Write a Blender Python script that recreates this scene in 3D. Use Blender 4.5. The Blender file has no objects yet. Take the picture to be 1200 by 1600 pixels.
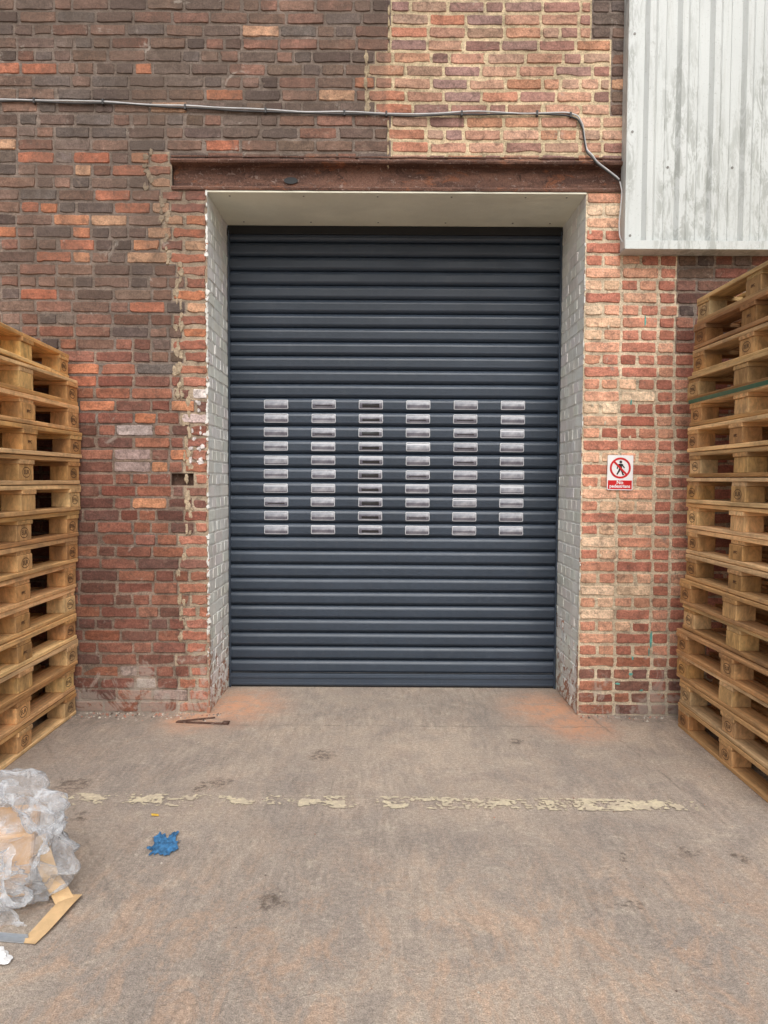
import bpy, bmesh, math, random
from mathutils import Vector, Matrix, noise
random.seed(11)
R=random.random
def U(a,b): return a+(b-a)*R()
scene=bpy.context.scene
COL=scene.collection
def s2l(c):
    c=c/255.0
    return c/12.92 if c<=0.04045 else ((c+0.055)/1.055)**2.4
def C(r,g,b,k=1.0): return (s2l(r)*k,s2l(g)*k,s2l(b)*k,1.0)
def nz(x,y,z=0.0): return noise.noise(Vector((x,y,z)))

# ---------------------------------------------------------------- materials
class M:
    def __init__(s,name):
        s.m=bpy.data.materials.new(name); s.m.use_nodes=True
        s.nt=s.m.node_tree; s.nt.nodes.clear()
        s.out=s.n('ShaderNodeOutputMaterial'); s.b=s.n('ShaderNodeBsdfPrincipled')
        s.l(s.b.outputs[0],s.out.inputs[0])
        s.co=s.n('ShaderNodeTexCoord').outputs['Object']
    def n(s,t): return s.nt.nodes.new(t)
    def l(s,a,b): s.nt.links.new(a,b)
    def put(s,v,inp):
        if isinstance(v,(int,float)): inp.default_value=v
        elif isinstance(v,tuple): inp.default_value=v
        else: s.l(v,inp)
    def noise(s,scale,detail=4,rough=0.6,vec=None,dist=0.0):
        n=s.n('ShaderNodeTexNoise'); s.l(vec or s.co,n.inputs['Vector'])
        n.inputs['Scale'].default_value=scale; n.inputs['Detail'].default_value=min(detail,4)
        n.inputs['Roughness'].default_value=rough; n.inputs['Distortion'].default_value=dist
        return n.outputs['Fac']
    def map(s,sc=(1,1,1),loc=(0,0,0),vec=None):
        n=s.n('ShaderNodeMapping'); s.l(vec or s.co,n.inputs['Vector'])
        n.inputs['Scale'].default_value=sc; n.inputs['Location'].default_value=loc
        return n.outputs[0]
    def ramp(s,f,a,b,lo=0.0,hi=1.0):
        n=s.n('ShaderNodeMapRange'); n.interpolation_type='SMOOTHSTEP'
        s.l(f,n.inputs['Value'])
        n.inputs['From Min'].default_value=a; n.inputs['From Max'].default_value=b
        n.inputs['To Min'].default_value=lo; n.inputs['To Max'].default_value=hi
        return n.outputs[0]
    def mix(s,f,a,b,mode='MIX'):
        n=s.n('ShaderNodeMix'); n.data_type='RGBA'; n.blend_type=mode
        s.put(f,n.inputs[0]); s.put(a,n.inputs[6]); s.put(b,n.inputs[7])
        return n.outputs[2]
    def hsv(s,c,sat,val):
        n=s.n('ShaderNodeHueSaturation'); s.l(c,n.inputs['Color']); n.inputs['Saturation'].default_value=sat; n.inputs['Value'].default_value=val
        return n.outputs[0]
    def math(s,op,a,b=0.0):
        n=s.n('ShaderNodeMath'); n.operation=op; s.put(a,n.inputs[0]); s.put(b,n.inputs[1]); return n.outputs[0]
    def attr(s,name='Col'):
        n=s.n('ShaderNodeAttribute'); n.attribute_name=name; return n
    def bump(s,h,dist=0.005,st=1.0,prev=None):
        n=s.n('ShaderNodeBump'); s.l(h,n.inputs['Height'])
        n.inputs['Distance'].default_value=dist; n.inputs['Strength'].default_value=abs(st)
        if st<0: n.invert=True
        if prev is not None: s.l(prev,n.inputs['Normal'])
        s.l(n.outputs[0],s.b.inputs['Normal']); return n.outputs[0]
    def col(s,v): s.put(v,s.b.inputs['Base Color'])
    def rough(s,v): s.put(v,s.b.inputs['Roughness'])
    def g(s,v):
        n=s.n('ShaderNodeCombineColor'); 
        for i in range(3): s.l(v,n.inputs[i])
        return n.outputs[0]

def simple(name,col,rough=0.6,metal=0.0,var=0.15,scale=8,bump=0.0):
    m=M(name)
    v=m.ramp(m.noise(scale,6),0.3,0.7,1-var,1+var)
    m.col(m.mix(1.0,col,m.g(v),'MULTIPLY')); m.rough(rough); m.b.inputs['Metallic'].default_value=metal
    if bump: m.bump(m.noise(scale*8,5),bump)
    return m.m

def brick_mat():
    m=M('weathered_brick')
    c=m.attr().outputs['Color']
    fine=m.ramp(m.noise(100,4,0.75),0.25,0.75,0.68,1.32)
    c=m.mix(1.0,c,m.g(fine),'MULTIPLY')
    mid=m.ramp(m.noise(13,4,0.7,vec=m.map((1,1,2)),dist=.5),0.3,0.7,0.74,1.22)
    c=m.mix(1.0,c,m.g(mid),'MULTIPLY')
    big=m.ramp(m.noise(1.8,4,0.65),0.3,0.7,0.80,1.16)
    c=m.mix(1.0,c,m.g(big),'MULTIPLY')
    blot=m.ramp(m.noise(20,4,0.75,dist=0.6),0.50,0.68)
    c=m.mix(m.math('MULTIPLY',blot,0.5),c,C(76,63,56))
    bn=m.noise(11,4,0.78,vec=m.map(loc=(3,7,1)),dist=0.8)
    blot2=m.ramp(bn,0.58,0.74)
    c=m.mix(m.math('MULTIPLY',blot2,0.34),c,C(172,150,130))
    sx=m.n('ShaderNodeSeparateXYZ'); m.l(m.co,sx.inputs[0])
    # soot on the old upper wall
    up=m.math('MULTIPLY',m.ramp(sx.outputs['Z'],1.9,3.0),m.ramp(sx.outputs['X'],0.02,-.02))
    so_=m.ramp(m.noise(2.6,4,.75,vec=m.map((1,1,.6),(2,2,2)),dist=.5),.38,.62,.15,.75)
    c=m.mix(m.math('MULTIPLY',up,m.math('MULTIPLY',so_,.75)),c,C(92,78,68))
    low=m.ramp(sx.outputs['Z'],0.45,0.0,0,.17)
    salt=m.ramp(m.math('ADD',m.noise(5,4,.8,dist=.6),low),.62,.72)
    c=m.mix(m.math('MULTIPLY',salt,.5),c,C(172,162,150))
    m.col(m.hsv(c,.90,.98)); m.rough(0.92); m.b.inputs['Specular IOR Level'].default_value=0.25
    b=m.bump(m.noise(35,4,0.7),0.007,0.8)
    m.bump(m.noise(200,3,0.7),0.003,0.9,b)
    return m.m
def white_brick_mat():
    m=M('white_painted_brick')
    c=m.attr().outputs['Color']
    v=m.ramp(m.noise(4,6,0.7),0.3,0.7,0.9,1.05)
    c=m.mix(1.0,c,m.g(v),'MULTIPLY')
    sx=m.n('ShaderNodeSeparateXYZ'); m.l(m.co,sx.inputs[0])
    low=m.ramp(sx.outputs['Z'],0.0,0.9,0.20,0.0)
    frontd=m.ramp(sx.outputs['Y'],0.0,0.08,0.12,0.0)
    thr=m.math('ADD',m.math('ADD',m.noise(16,7,0.75,dist=0.5),low),frontd)
    ch=m.ramp(thr,0.70,0.73)
    c=m.mix(ch,c,C(164,118,96))
    dirt=m.ramp(m.noise(7,6,0.75,vec=m.map((1,1,.35))),0.46,0.72,0,0.45)
    c=m.mix(dirt,c,C(176,171,156))
    m.col(c); m.rough(0.6)
    b=m.bump(m.noise(30,6,0.7),0.006,0.6)
    m.bump(ch,0.002,-0.8,b)
    return m.m

SP=[(-.319,-.70,.085),(-.78,-1.05,.07),(-.86,-1.10,.045),(-1.47,-1.09,.09),(-.387,-2.03,.075),(1.2,-1.69,.045),(1.38,-1.72,.04),
    (.93,-1.725,.03),(.855,-2.05,.035),(.737,-.465,.05),(-.42,-1.0,.03),(-1.30,-1.42,.04)]
def ground_mat():
    m=M('worn_concrete')
    n1=m.ramp(m.noise(0.9,4,0.6,dist=0.4),0.35,0.66)
    c=m.mix(n1,C(160,147,135),C(182,166,150))
    n2=m.ramp(m.noise(2.6,4,0.75,dist=0.7),0.42,0.66)
    c=m.mix(m.math('MULTIPLY',n2,0.6),c,C(144,134,126))
    n3=m.ramp(m.noise(7.5,4,0.82,vec=m.map(loc=(5,2,0)),dist=.4),0.52,0.70)
    c=m.mix(m.math('MULTIPLY',n3,0.4),c,C(198,184,167))
    sx=m.n('ShaderNodeSeparateXYZ'); m.l(m.co,sx.inputs[0])
    X,Y=sx.outputs['X'],sx.outputs['Y']
    near=m.ramp(Y,-1.5,-2.3,0.25,1.0)
    nn=m.ramp(m.noise(4.2,4,0.85,vec=m.map((1.6,0.8,1),(1,4,0)),dist=0.6),0.44,0.64)
    c=m.mix(m.math('MULTIPLY',m.math('MULTIPLY',near,nn),0.42),c,C(198,160,130))
    st=m.noise(30,4,0.75,vec=m.map((1.0,0.16,1)),dist=0.5)
    stm=m.ramp(m.noise(1.7,3,.6,vec=m.map(loc=(8,1,0))),.4,.6,.2,1)
    c=m.mix(stm,c,m.mix(1.0,c,m.g(m.ramp(st,0.32,0.68,0.84,1.12)),'MULTIPLY'))
    sp=m.noise(230,3,0.85); c=m.mix(1.0,c,m.g(m.ramp(sp,0.27,0.73,0.56,1.42)),'MULTIPLY')
    sp2=m.noise(60,4,0.85); c=m.mix(1.0,c,m.g(m.ramp(sp2,0.3,0.7,0.76,1.22)),'MULTIPLY')
    pit=m.ramp(m.noise(38,4,0.7,vec=m.map(loc=(9,9,0))),0.65,0.70)
    c=m.mix(m.math('MULTIPLY',pit,0.5),c,C(100,88,78))
    wh=m.ramp(m.noise(46,4,0.8,vec=m.map(loc=(1,8,0))),0.68,0.72)
    c=m.mix(m.math('MULTIPLY',wh,0.5),c,C(216,206,190))
    dn=m.n('ShaderNodeTexNoise'); m.l(m.co,dn.inputs['Vector']); dn.inputs['Scale'].default_value=14; dn.inputs['Detail'].default_value=4
    dv=m.n('ShaderNodeVectorMath'); dv.operation='MULTIPLY_ADD'; m.l(dn.outputs['Color'],dv.inputs[0]); dv.inputs[1].default_value=(.16,.16,0); m.l(m.co,dv.inputs[2])
    def spot(x,y,r,sy=1.3,soft=0.5):
        a=m.n('ShaderNodeVectorMath'); a.operation='SUBTRACT'; m.l(dv.outputs[0],a.inputs[0]); a.inputs[1].default_value=(x+.08,y+.08,0)
        b=m.n('ShaderNodeVectorMath'); b.operation='MULTIPLY'; m.l(a.outputs[0],b.inputs[0]); b.inputs[1].default_value=(1/r,1/(r*sy),0)
        d=m.n('ShaderNodeVectorMath'); d.operation='LENGTH'; m.l(b.outputs[0],d.inputs[0])
        return m.ramp(d.outputs['Value'],1.0,soft,0,1)
    dust=None
    for (x,y,r) in [(-.95,.15,.48),(1.08,.12,.46),(1.15,-.2,.34),(-1.15,-.12,.28)]:
        q=spot(x,y,r,1.2,0.0)
        dust=q if dust is None else m.math('MAXIMUM',dust,q)
    dn2=m.ramp(m.noise(11,4,0.85),0.25,0.6)
    c=m.mix(m.math('MULTIPLY',m.math('MULTIPLY',dust,dn2),0.85),c,C(216,158,122))
    dk=None
    for (x,y,r) in SP:
        q=spot(x,y,r,1.2,0.45)
        dk=q if dk is None else m.math('MAXIMUM',dk,q)
    brk=m.ramp(m.noise(34,4,0.8),0.40,0.60)
    dk=m.math('MULTIPLY',dk,brk)
    c=m.mix(m.math('MULTIPLY',dk,0.75),c,C(78,64,54))
    wob=m.ramp(m.noise(5,4,0.7),0,1,-.03,.03)
    def line(a,b,cst,w):
        e=m.math('ADD',m.math('ADD',m.math('MULTIPLY',X,a),m.math('MULTIPLY',Y,b)),cst)
        e=m.math('ABSOLUTE',m.math('ADD',e,wob))
        return m.ramp(e,w,0.0,0,1)
    inx=m.math('MULTIPLY',m.ramp(X,-1.3,-1.1),m.ramp(X,1.5,1.3))
    j=m.math('MULTIPLY',line(0,1,0.22,0.014),inx)
    j2=m.math('MULTIPLY',line(1,0.12,-1.28,0.012),m.ramp(Y,-1.9,-1.5))
    j3=m.math('MULTIPLY',line(.9,0.55,1.95,0.012),m.ramp(X,-.6,-.9))
    jj=m.math('MAXIMUM',m.math('MAXIMUM',j,j2),m.math('MULTIPLY',j3,.6))
    jj=m.math('MULTIPLY',jj,m.ramp(m.noise(8,4,.7),0.35,0.6))
    c=m.mix(m.math('MULTIPLY',jj,0.5),c,C(100,91,83))
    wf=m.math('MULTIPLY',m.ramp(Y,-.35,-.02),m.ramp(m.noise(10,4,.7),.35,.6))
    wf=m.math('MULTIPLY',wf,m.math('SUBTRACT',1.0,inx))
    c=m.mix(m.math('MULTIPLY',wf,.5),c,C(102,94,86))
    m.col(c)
    m.rough(m.math('SUBTRACT',0.92,m.math('MULTIPLY',dk,0.25)))
    b=m.bump(m.noise(7,4,0.6),0.010,0.5)
    m.bump(m.math('ADD',m.noise(75,4,0.8),m.math('MULTIPLY',st,.5)),0.008,1.0,b)
    return m.m
def rust_mat():
    m=M('rusty_steel')
    f=m.ramp(m.noise(7,4,0.75,vec=m.map((.35,1,1.6)),dist=.5),0.38,0.64)
    c=m.mix(f,C(84,62,54),C(116,86,73))
    f2=m.ramp(m.noise(30,4,0.85,vec=m.map((.8,1,1)),dist=.8),0.58,0.62)
    c=m.mix(m.math('MULTIPLY',f2,.7),c,C(150,130,120))
    f3=m.ramp(m.noise(16,4,.8,vec=m.map(loc=(4,4,4)),dist=.6),0.58,0.66)
    c=m.mix(m.math('MULTIPLY',f3,.7),c,C(58,44,40))
    f4=m.ramp(m.noise(5,4,.8,vec=m.map((1,1,2),(1,4,2)),dist=.6),0.56,0.66)
    c=m.mix(m.math('MULTIPLY',f4,.6),c,C(138,88,62))
    c=m.mix(1.0,c,m.g(m.ramp(m.noise(130,3,.8),.3,.7,.7,1.3)),'MULTIPLY')
    m.col(c); m.rough(0.85); m.b.inputs['Specular IOR Level'].default_value=0.2; b=m.bump(m.noise(40,7,0.75),0.006); m.bump(f2,.003,.8,b)
    return m.m
def wood_mat(name,sc):
    m=M(name)
    c=m.attr().outputs['Color']
    oi=m.n('ShaderNodeObjectInfo')
    c=m.mix(1.0,c,oi.outputs['Color'],'MULTIPLY')
    off=m.n('ShaderNodeVectorMath'); off.operation='MULTIPLY_ADD'
    cc=m.n('ShaderNodeCombineXYZ'); 
    for i in range(3): m.l(oi.outputs['Random'],cc.inputs[i])
    m.l(cc.outputs[0],off.inputs[0]); off.inputs[1].default_value=(17,23,11); m.l(m.co,off.inputs[2])
    g=m.noise(34,4,0.75,vec=m.map(sc,vec=off.outputs[0]),dist=0.5)
    c=m.mix(1.0,c,m.g(m.ramp(g,0.3,0.7,0.64,1.28)),'MULTIPLY')
    d=m.ramp(m.noise(6,4,.75,vec=off.outputs[0]),0.45,0.72,0,0.5)
    c=m.mix(d,c,C(128,102,78))
    m.col(m.hsv(c,.95,1.03)); m.rough(0.85); m.b.inputs['Specular IOR Level'].default_value=0.25
    m.bump(g,0.003,0.7)
    return m.m
def door_mat():
    m=M('anthracite_slat')
    v=m.ramp(m.noise(1.2,4,.6),0.3,0.7,0.88,1.12)
    c=m.mix(1.0,C(55,65,78),m.g(v),'MULTIPLY')
    du=m.ramp(m.noise(30,4,.7,vec=m.map((1,1,.5))),0.5,0.8,0,0.06)
    c=m.mix(du,c,C(140,137,130))
    m.col(c); m.rough(m.ramp(m.noise(3,4),.3,.7,.32,.44))
    return m.m
def clad_mat():
    m=M('painted_corrugated_steel')
    v=m.ramp(m.noise(1.5,4,.6),0.3,0.7,0.93,1.05)
    c=m.mix(1.0,C(194,198,196),m.g(v),'MULTIPLY')
    a=m.ramp(m.noise(14,4,.85,vec=m.map((1.4,1,.35)),dist=.7),0.44,0.60)
    b=m.ramp(m.noise(2.2,3,.6,vec=m.map((1.8,1,.22),(2,0,1))),0.42,0.58)
    c=m.mix(m.math('MULTIPLY',m.math('MULTIPLY',a,b),.75),c,C(146,149,144))
    sp=m.ramp(m.noise(70,4,.85),0.58,0.68)
    c=m.mix(m.math('MULTIPLY',sp,.45),c,C(120,121,114))
    st=m.ramp(m.noise(9,4,.8,vec=m.map((3,1,.12))),.52,.7,0,.4)
    c=m.mix(st,c,C(155,156,148))
    m.col(c); m.rough(.5)
    m.bump(m.noise(3,3),0.004,.4)
    return m.m
def plastic_mat():
    m=M('crumpled_plastic_film')
    m.col(C(222,226,231)); m.rough(0.14); m.b.inputs['Specular IOR Level'].default_value=0.9
    vo=m.n('ShaderNodeTexVoronoi'); m.l(m.co,vo.inputs['Vector']); vo.inputs['Scale'].default_value=75
    b=m.bump(vo.outputs['Distance'],0.003,0.6)
    m.bump(m.noise(15,4,.65,dist=1.5),0.02,1.0,b)
    tr=m.n('ShaderNodeBsdfTransparent'); mx=m.n('ShaderNodeMixShader')
    lw=m.n('ShaderNodeLayerWeight'); lw.inputs[0].default_value=.4
    f=m.ramp(lw.outputs['Facing'],0.0,0.9,0.18,0.95)
    f=m.math('MULTIPLY',f,m.ramp(m.noise(9,4,.7,dist=1.),.38,.62,.4,1.15))
    m.l(f,mx.inputs[0]); m.l(tr.outputs[0],mx.inputs[1]); m.l(m.b.outputs[0],mx.inputs[2]); m.l(mx.outputs[0],m.out.inputs[0])
    return m.m
BR=brick_mat(); WB=white_brick_mat(); GR=ground_mat(); RU=rust_mat()
WY=wood_mat('wood_grain_lengthwise',(1,.06,1)); WX=wood_mat('wood_grain_crosswise',(.06,1,1)); WK=wood_mat('wood_block',(.6,.6,.25))
DO=door_mat(); CL=clad_mat(); PL=plastic_mat()
SOF=simple('cream_painted_board',C(226,224,206),.6,0,.07,3,.002)
BLK=simple('black_seal_and_shade',C(16,16,18),.6,0,.2)  # rubber seal; also paints the dark of the head gap and lintel hole
INK=simple('branded_mark',C(78,52,34),.9,0,.2,40)
SCR=simple('screw_metal',C(110,108,104),.45,.6,.2,30)
CABD=simple('dark_cable_sheath',C(52,50,50),.5,0,.2)
CABL=simple('grey_cable_sheath',C(180,180,180),.45,0,.15)
SW=simple('sign_white',C(232,232,232),.35,0,.03); SR=simple('sign_red',C(200,30,34),.35,0,.06,20); SK=simple('sign_black',C(20,20,22),.4,0,.1)
CARD=simple('tan_cardboard',C(204,160,110),.85,0,.12,6,.002)
TAPE=simple('tan_paper_strip',C(206,172,128),.7,0,.14,12,.002)
BLU=simple('blue_rag_cloth',C(58,112,156),.85,0,.45,30,.006)
YEL=simple('yellow_leaf',C(205,165,65),.7,0,.2,40)
MTL=simple('galvanised_strip',C(175,178,182),.35,.7,.1,20)
GRN=simple('green_strap',C(24,88,66),.4,0,.2,20)
def paint_line_mat():
    m=M('worn_cream_paint'); v=m.ramp(m.noise(60,4,.85),.3,.7,.75,1.12)
    c=m.mix(1.0,C(208,195,166),m.g(v),'MULTIPLY'); c=m.mix(m.ramp(m.noise(14,4,.85),.40,.62,0,.8),c,C(178,163,145))
    m.col(c); m.rough(.85); return m.m
PT=paint_line_mat()
def pane_mat(name,a,b,r):
    m=M(name)
    c=m.mix(m.ramp(m.noise(12,3,.6),.35,.65),a,b); m.col(c); m.rough(r); m.b.inputs['Specular IOR Level'].default_value=.7
    m.bump(m.noise(14,2),0.01,.5); return m.m
PANE=pane_mat('polycarbonate_painted_light',C(112,114,124),C(158,158,164),.2)  # opaque tones painting the light and dark seen in clear plastic
PMID=pane_mat('polycarbonate_painted_mid',C(78,76,88),C(112,110,118),.2)
PANED=pane_mat('polycarbonate_painted_dark',C(18,18,22),C(34,34,40),.15)
FRM=simple('pale_window_rim',C(184,186,190),.3,0,.08)

# ---------------------------------------------------------------- object helpers
def link(o): COL.objects.link(o); return o
def empty(name,loc=(0,0,0)):
    o=bpy.data.objects.new(name,None); o.location=loc; o.empty_display_size=.1; return link(o)
def meshobj(name,verts,faces,mats,mi=None,cols=None,parent=None,smooth=False):
    me=bpy.data.meshes.new(name); me.from_pydata(verts,[],faces)
    for x in (mats if isinstance(mats,list) else [mats]): me.materials.append(x)
    if mi: me.polygons.foreach_set('material_index',mi)
    if cols is not None:
        a=me.color_attributes.new('Col','FLOAT_COLOR','POINT')
        flat=[v for c in cols for v in c]; a.data.foreach_set('color',flat)
    if smooth: me.polygons.foreach_set('use_smooth',[True]*len(me.polygons))
    me.update()
    o=bpy.data.objects.new(name,me); link(o)
    if parent: o.parent=parent
    return o
def fixn(o):
    bm=bmesh.new(); bm.from_mesh(o.data); bmesh.ops.recalc_face_normals(bm,faces=bm.faces); bm.to_mesh(o.data); bm.free(); return o
class G:
    def __init__(s): s.v=[];s.f=[];s.m=[];s.c=[]
    def add(s,vs,fs,mi=0,col=(1,1,1,1)):
        k=len(s.v); s.v+=[tuple(a) for a in vs]; s.f+=[tuple(i+k for i in f) for f in fs]; s.m+=[mi]*len(fs); s.c+=[col]*len(vs)
    def box(s,x0,x1,y0,y1,z0,z1,mi=0,col=(1,1,1,1),ch=0.003,jit=0.0):
        bm=bmesh.new(); bmesh.ops.create_cube(bm,size=1)
        for v in bm.verts:
            v.co=Vector((x0+(v.co.x+.5)*(x1-x0),y0+(v.co.y+.5)*(y1-y0),z0+(v.co.z+.5)*(z1-z0)))+Vector((U(-jit,jit),U(-jit,jit),U(-jit,jit)))
        if ch>0: bmesh.ops.bevel(bm,geom=bm.edges[:],offset=ch,segments=1,affect='EDGES')
        bmesh.ops.recalc_face_normals(bm,faces=bm.faces)
        bm.verts.index_update()
        s.add([v.co[:] for v in bm.verts],[[v.index for v in f.verts] for f in bm.faces],mi,col); bm.free()
    def prism(s,pts,fn,t0,t1,mi=0,col=(1,1,1,1)):
        n=len(pts); vs=[fn(a,b,t0) for a,b in pts]+[fn(a,b,t1) for a,b in pts]
        fs=[[i,(i+1)%n,n+(i+1)%n,n+i] for i in range(n)]+[list(range(n))[::-1],list(range(n,2*n))]
        s.add(vs,fs,mi,col)
    def obj(s,name,mats,parent=None,smooth=False,fix=True):
        o=meshobj(name,s.v,s.f,mats,s.m,s.c,parent,smooth)
        return fixn(o) if fix else o

# ---------------------------------------------------------------- ground
ground=meshobj('ground',[(-40,-40,0),(40,-40,0),(40,40,0),(-40,40,0)],[(0,1,2,3)],GR)
ground['kind']='structure'
v=[];f=[];cs=.0048
def dens(x):
    base=-.3
    for a,b,d in [(-1.46,-1.1,-.06),(-1.1,-.72,-.06),(-.38,-.17,.09),(.0,.15,-.04),(.15,.6,.06),(.73,1.27,.16),(1.27,1.42,-.08),(-.72,-.38,-.24),(-.17,.0,-.24),(.6,.73,-.14)]:
        if a<=x<b: base=d
    return base
nx=int(2.9/cs)
for i in range(nx):
    x=-1.46+i*cs; d=dens(x)
    for j in range(26):
        t=j*cs-.062
        y=-1.26-.012*x+t
        e=abs(t)/.05
        q=noise.fractal(Vector((x*8,y*13,3.)),.75,2.1,5)+.7*nz(x*60,y*60,4.)+d-.18*e*e
        if q>0.0:
            k=len(v); v+=[(x,y,.004),(x+cs,y,.004),(x+cs,y+cs,.004),(x,y+cs,.004)]; f.append((k,k+1,k+2,k+3))
pl=meshobj('painted_line',v,f,PT); pl['kind']='structure'

# ---------------------------------------------------------------- building
B=empty('brick_warehouse'); B['label']='weathered brick warehouse with a patched wall around a tall doorway'; B['category']='building'
OX0,OX1,OZ=-1.075,1.205,3.19
H=OZ/43
DARK=[(114,92,82),(96,80,74),(126,98,84),(134,104,88),(118,100,90),(140,104,86),(102,88,82),(128,90,74),(110,98,92),(120,96,80)]
REDB=[(160,100,78),(148,90,72),(168,106,80),(138,92,76),(172,106,76),(130,88,76)]
ORG=[(198,120,76),(204,136,92),(188,108,72),(206,156,118)]
PATCH=[(186,136,110),(170,124,108),(194,138,104),(160,122,112),(200,152,124),(178,142,118),(154,116,104),(198,130,98)]
PIL=[(212,152,118),(202,136,104),(220,178,142),(222,190,156),(212,160,126),(192,118,90),(184,108,82)]
def pick(l,k=1.0,j=7):
    c=random.choice(l); d=U(-j,j); return C(max(5,c[0]+d+U(-3,3)),max(5,c[1]+d),max(5,c[2]+d),k)
def near(x,z,cx,cz,rx,rz): return ((x-cx)/rx)**2+((z-cz)/rz)**2<1
def qleft(z): return -1.33 if z>2.75 else (-1.25 if z>1.9 else (-1.2 if z>1.1 else -1.24))
def zone(x,z):
    if z>OZ+.15 and -.115<x<1.43:
        l=.019
        if 3.63<z<4.0: l=-.11
        r=1.22 if z>4.08 else (1.34 if z>3.6 else 1.43)
        if l<=x<=r: return 'P'
    if 1.2<x and z<3.4:
        if x<1.78+.06*nz(z*3,1): return 'R'
        return 'D' if z>2.2 else 'R'
    if x<OX0+.01:
        if z>OZ: 
            return 'Q' if (-1.45<x<-1.28 and z<3.44) else 'D'
        if x>qleft(z): return 'Q'
        return 'D'
    return 'D'
def colour(x,z,w):
    zn=zone(x,z)
    if zn=='P':
        return pick(PATCH,.9,12),C(206,184,146,U(.82,1.05))
    if zn=='Q':
        c=pick(REDB+ORG[:1]+[(176,108,82)]*2,.92,9)
        if z>2.4: c=pick(REDB[:2]+ORG+[(184,120,92)],.88,8)
        if 1.55<z<1.98 and R()<.5 and x>-1.2: c=pick([(222,208,202),(206,184,178)],.92)
        return c,C(170,150,126,U(.82,1.05))
    if zn=='R':
        t=(x-1.2)/.6
        if R()<max(0,.98-t*1.2): c=pick(PIL[:6]+[PIL[3],PIL[2],PIL[0]] ,1,10)
        else: c=pick([PIL[0],PIL[1],PIL[5],PIL[6],(174,104,80),(190,118,90)],.9,10)
        if z<.35: c=pick(REDB,.85)
        return c,C(208,188,158,U(.84,1.03))
    mort=C(130,115,104,U(.75,1.1))
    q=nz(x*.9,z*.9,2.)+.5*nz(x*3,z*3,5.)
    red=max(0,min(1,(2.35-z)/.5+q*.8))
    if x>1.7: red=.6
    p_or=.03+.04*max(0,q)
    if near(x,z,-1.62,2.95,.5,.45): p_or=.28
    if near(x,z,-1.55,2.0,.42,.3): p_or=.42
    if near(x,z,-1.5,1.65,.45,.4): p_or=.28
    if near(x,z,-2.25,2.7,.35,.8): p_or=.10
    if z<1.2: p_or=.05
    if z>3.5: p_or=.025
    if R()<p_or: c=pick(ORG if z>2.4 else ORG[:3]+REDB[:3],.86)
    elif R()<red: c=pick(REDB,.64 if z<1.3 else .76,11); mort=C(138,118,102,U(.75,1.1))
    else: c=pick(DARK if q<.1 else DARK+[(142,98,80)]*2,.9,11)
    if near(x,z,-1.6,.12,.35,.14) and R()<.2: c=pick([(176,160,150),(160,140,130)],.9)
    if near(x,z,-1.5,1.72,.25,.22) and R()<.2: c=pick([(190,174,168),(176,152,145)],.9)
    return c,mort
class Br:
    def __init__(s): s.g=G()
    def brick(s,u0,u1,z0,z1,fn,bc,mc,proud,joint=.011,smear=False):
        s.g.add([fn(u0,z0,0),fn(u1,z0,0),fn(u1,z1,0),fn(u0,z1,0)],[(0,1,2,3)],0,mc)
        j=joint/2
        if smear: j*=1.5
        a0,a1,b0,b1=u0+j+U(-.001,.002),u1-j-U(-.001,.002),z0+j+U(-.0005,.0012),z1-j-U(-.0005,.0012)
        if a1-a0<.015: return
        nu=max(1,int((a1-a0)/.035))
        out=[]
        for i in range(nu): out.append((a0+(a1-a0)*(i+(.35 if i==0 else 0))/nu,b0,0,1))
        out.append((a1-.004,b0,0,1))
        out+= [(a1,b0+.006,-1,0),(a1,(b0+b1)/2,-1,0),(a1,b1-.006,-1,0)]
        out.append((a1-.004,b1,0,-1))
        for i in range(nu,0,-1): 
            if i<nu: out.append((a0+(a1-a0)*i/nu,b1,0,-1))
        out.append((a0+.005,b1,0,-1))
        out+= [(a0,b1-.006,1,0),(a0,(b0+b1)/2,1,0),(a0,b0+.006,1,0)]
        jt=.0028 if not smear else .006
        chip=random.randrange(len(out)) if R()<.12 else -9
        o1=[];o2=[]
        tu,tz=U(-.0025,.0025),U(-.0015,.0015)
        cu,cz=(a0+a1)/2,(b0+b1)/2
        for ii,(a,b,du,dv) in enumerate(out):
            a+=U(-jt,jt); b+=U(-jt,jt)
            if abs(ii-chip)<=1: a+=(cu-a)*.08+du*.004; b+=dv*.008
            o1.append(fn(a,b,-.001))
            a2=cu+(a-cu)*(1-.008/max(.02,(a1-a0))); b2=cz+(b-cz)*(1-.008/(b1-b0))
            o2.append(fn(a2,b2,proud+tu*(a2-cu)/.1+tz*(b2-cz)/.03))
        n=len(o1)
        fs=[[i,(i+1)%n,n+(i+1)%n,n+i] for i in range(n)]+[list(range(n,2*n))]
        s.g.add(o1+o2,fs,0,bc)
    def hole(s,u0,u1,z0,z1,fn,col):
        a=[fn(u0,z0,0),fn(u1,z0,0),fn(u1,z1,0),fn(u0,z1,0)]; b=[fn(u0+.008,z0+.004,-.036),fn(u1-.006,z0+.008,-.036),fn(u1-.01,z1-.006,-.036),fn(u0+.006,z1-.004,-.036)]
        s.g.add(a+b,[(0,1,5,4),(1,2,6,5),(2,3,7,6),(3,0,4,7),(4,5,6,7)],0,col)
W=Br()
def wallfn(u,z,d):
    w=0.0
    if not(OX0-.02<u<OX1+.02 and z<3.3):
        e=min(1,max(0,(min(abs(u-OX0),abs(u-OX1))-.05)/.5)) if z<3.3 else 1
        w=.007*e*nz(u*1.1,z*.7,8.)*min(1,z*3)
    bulge=.006*nz(u*1.3,z*1.3,4.)*(0 if (abs(u-OX0)<.15 or abs(u-OX1)<.15) else 1)
    return (u,-d+bulge,z+w)
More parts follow.
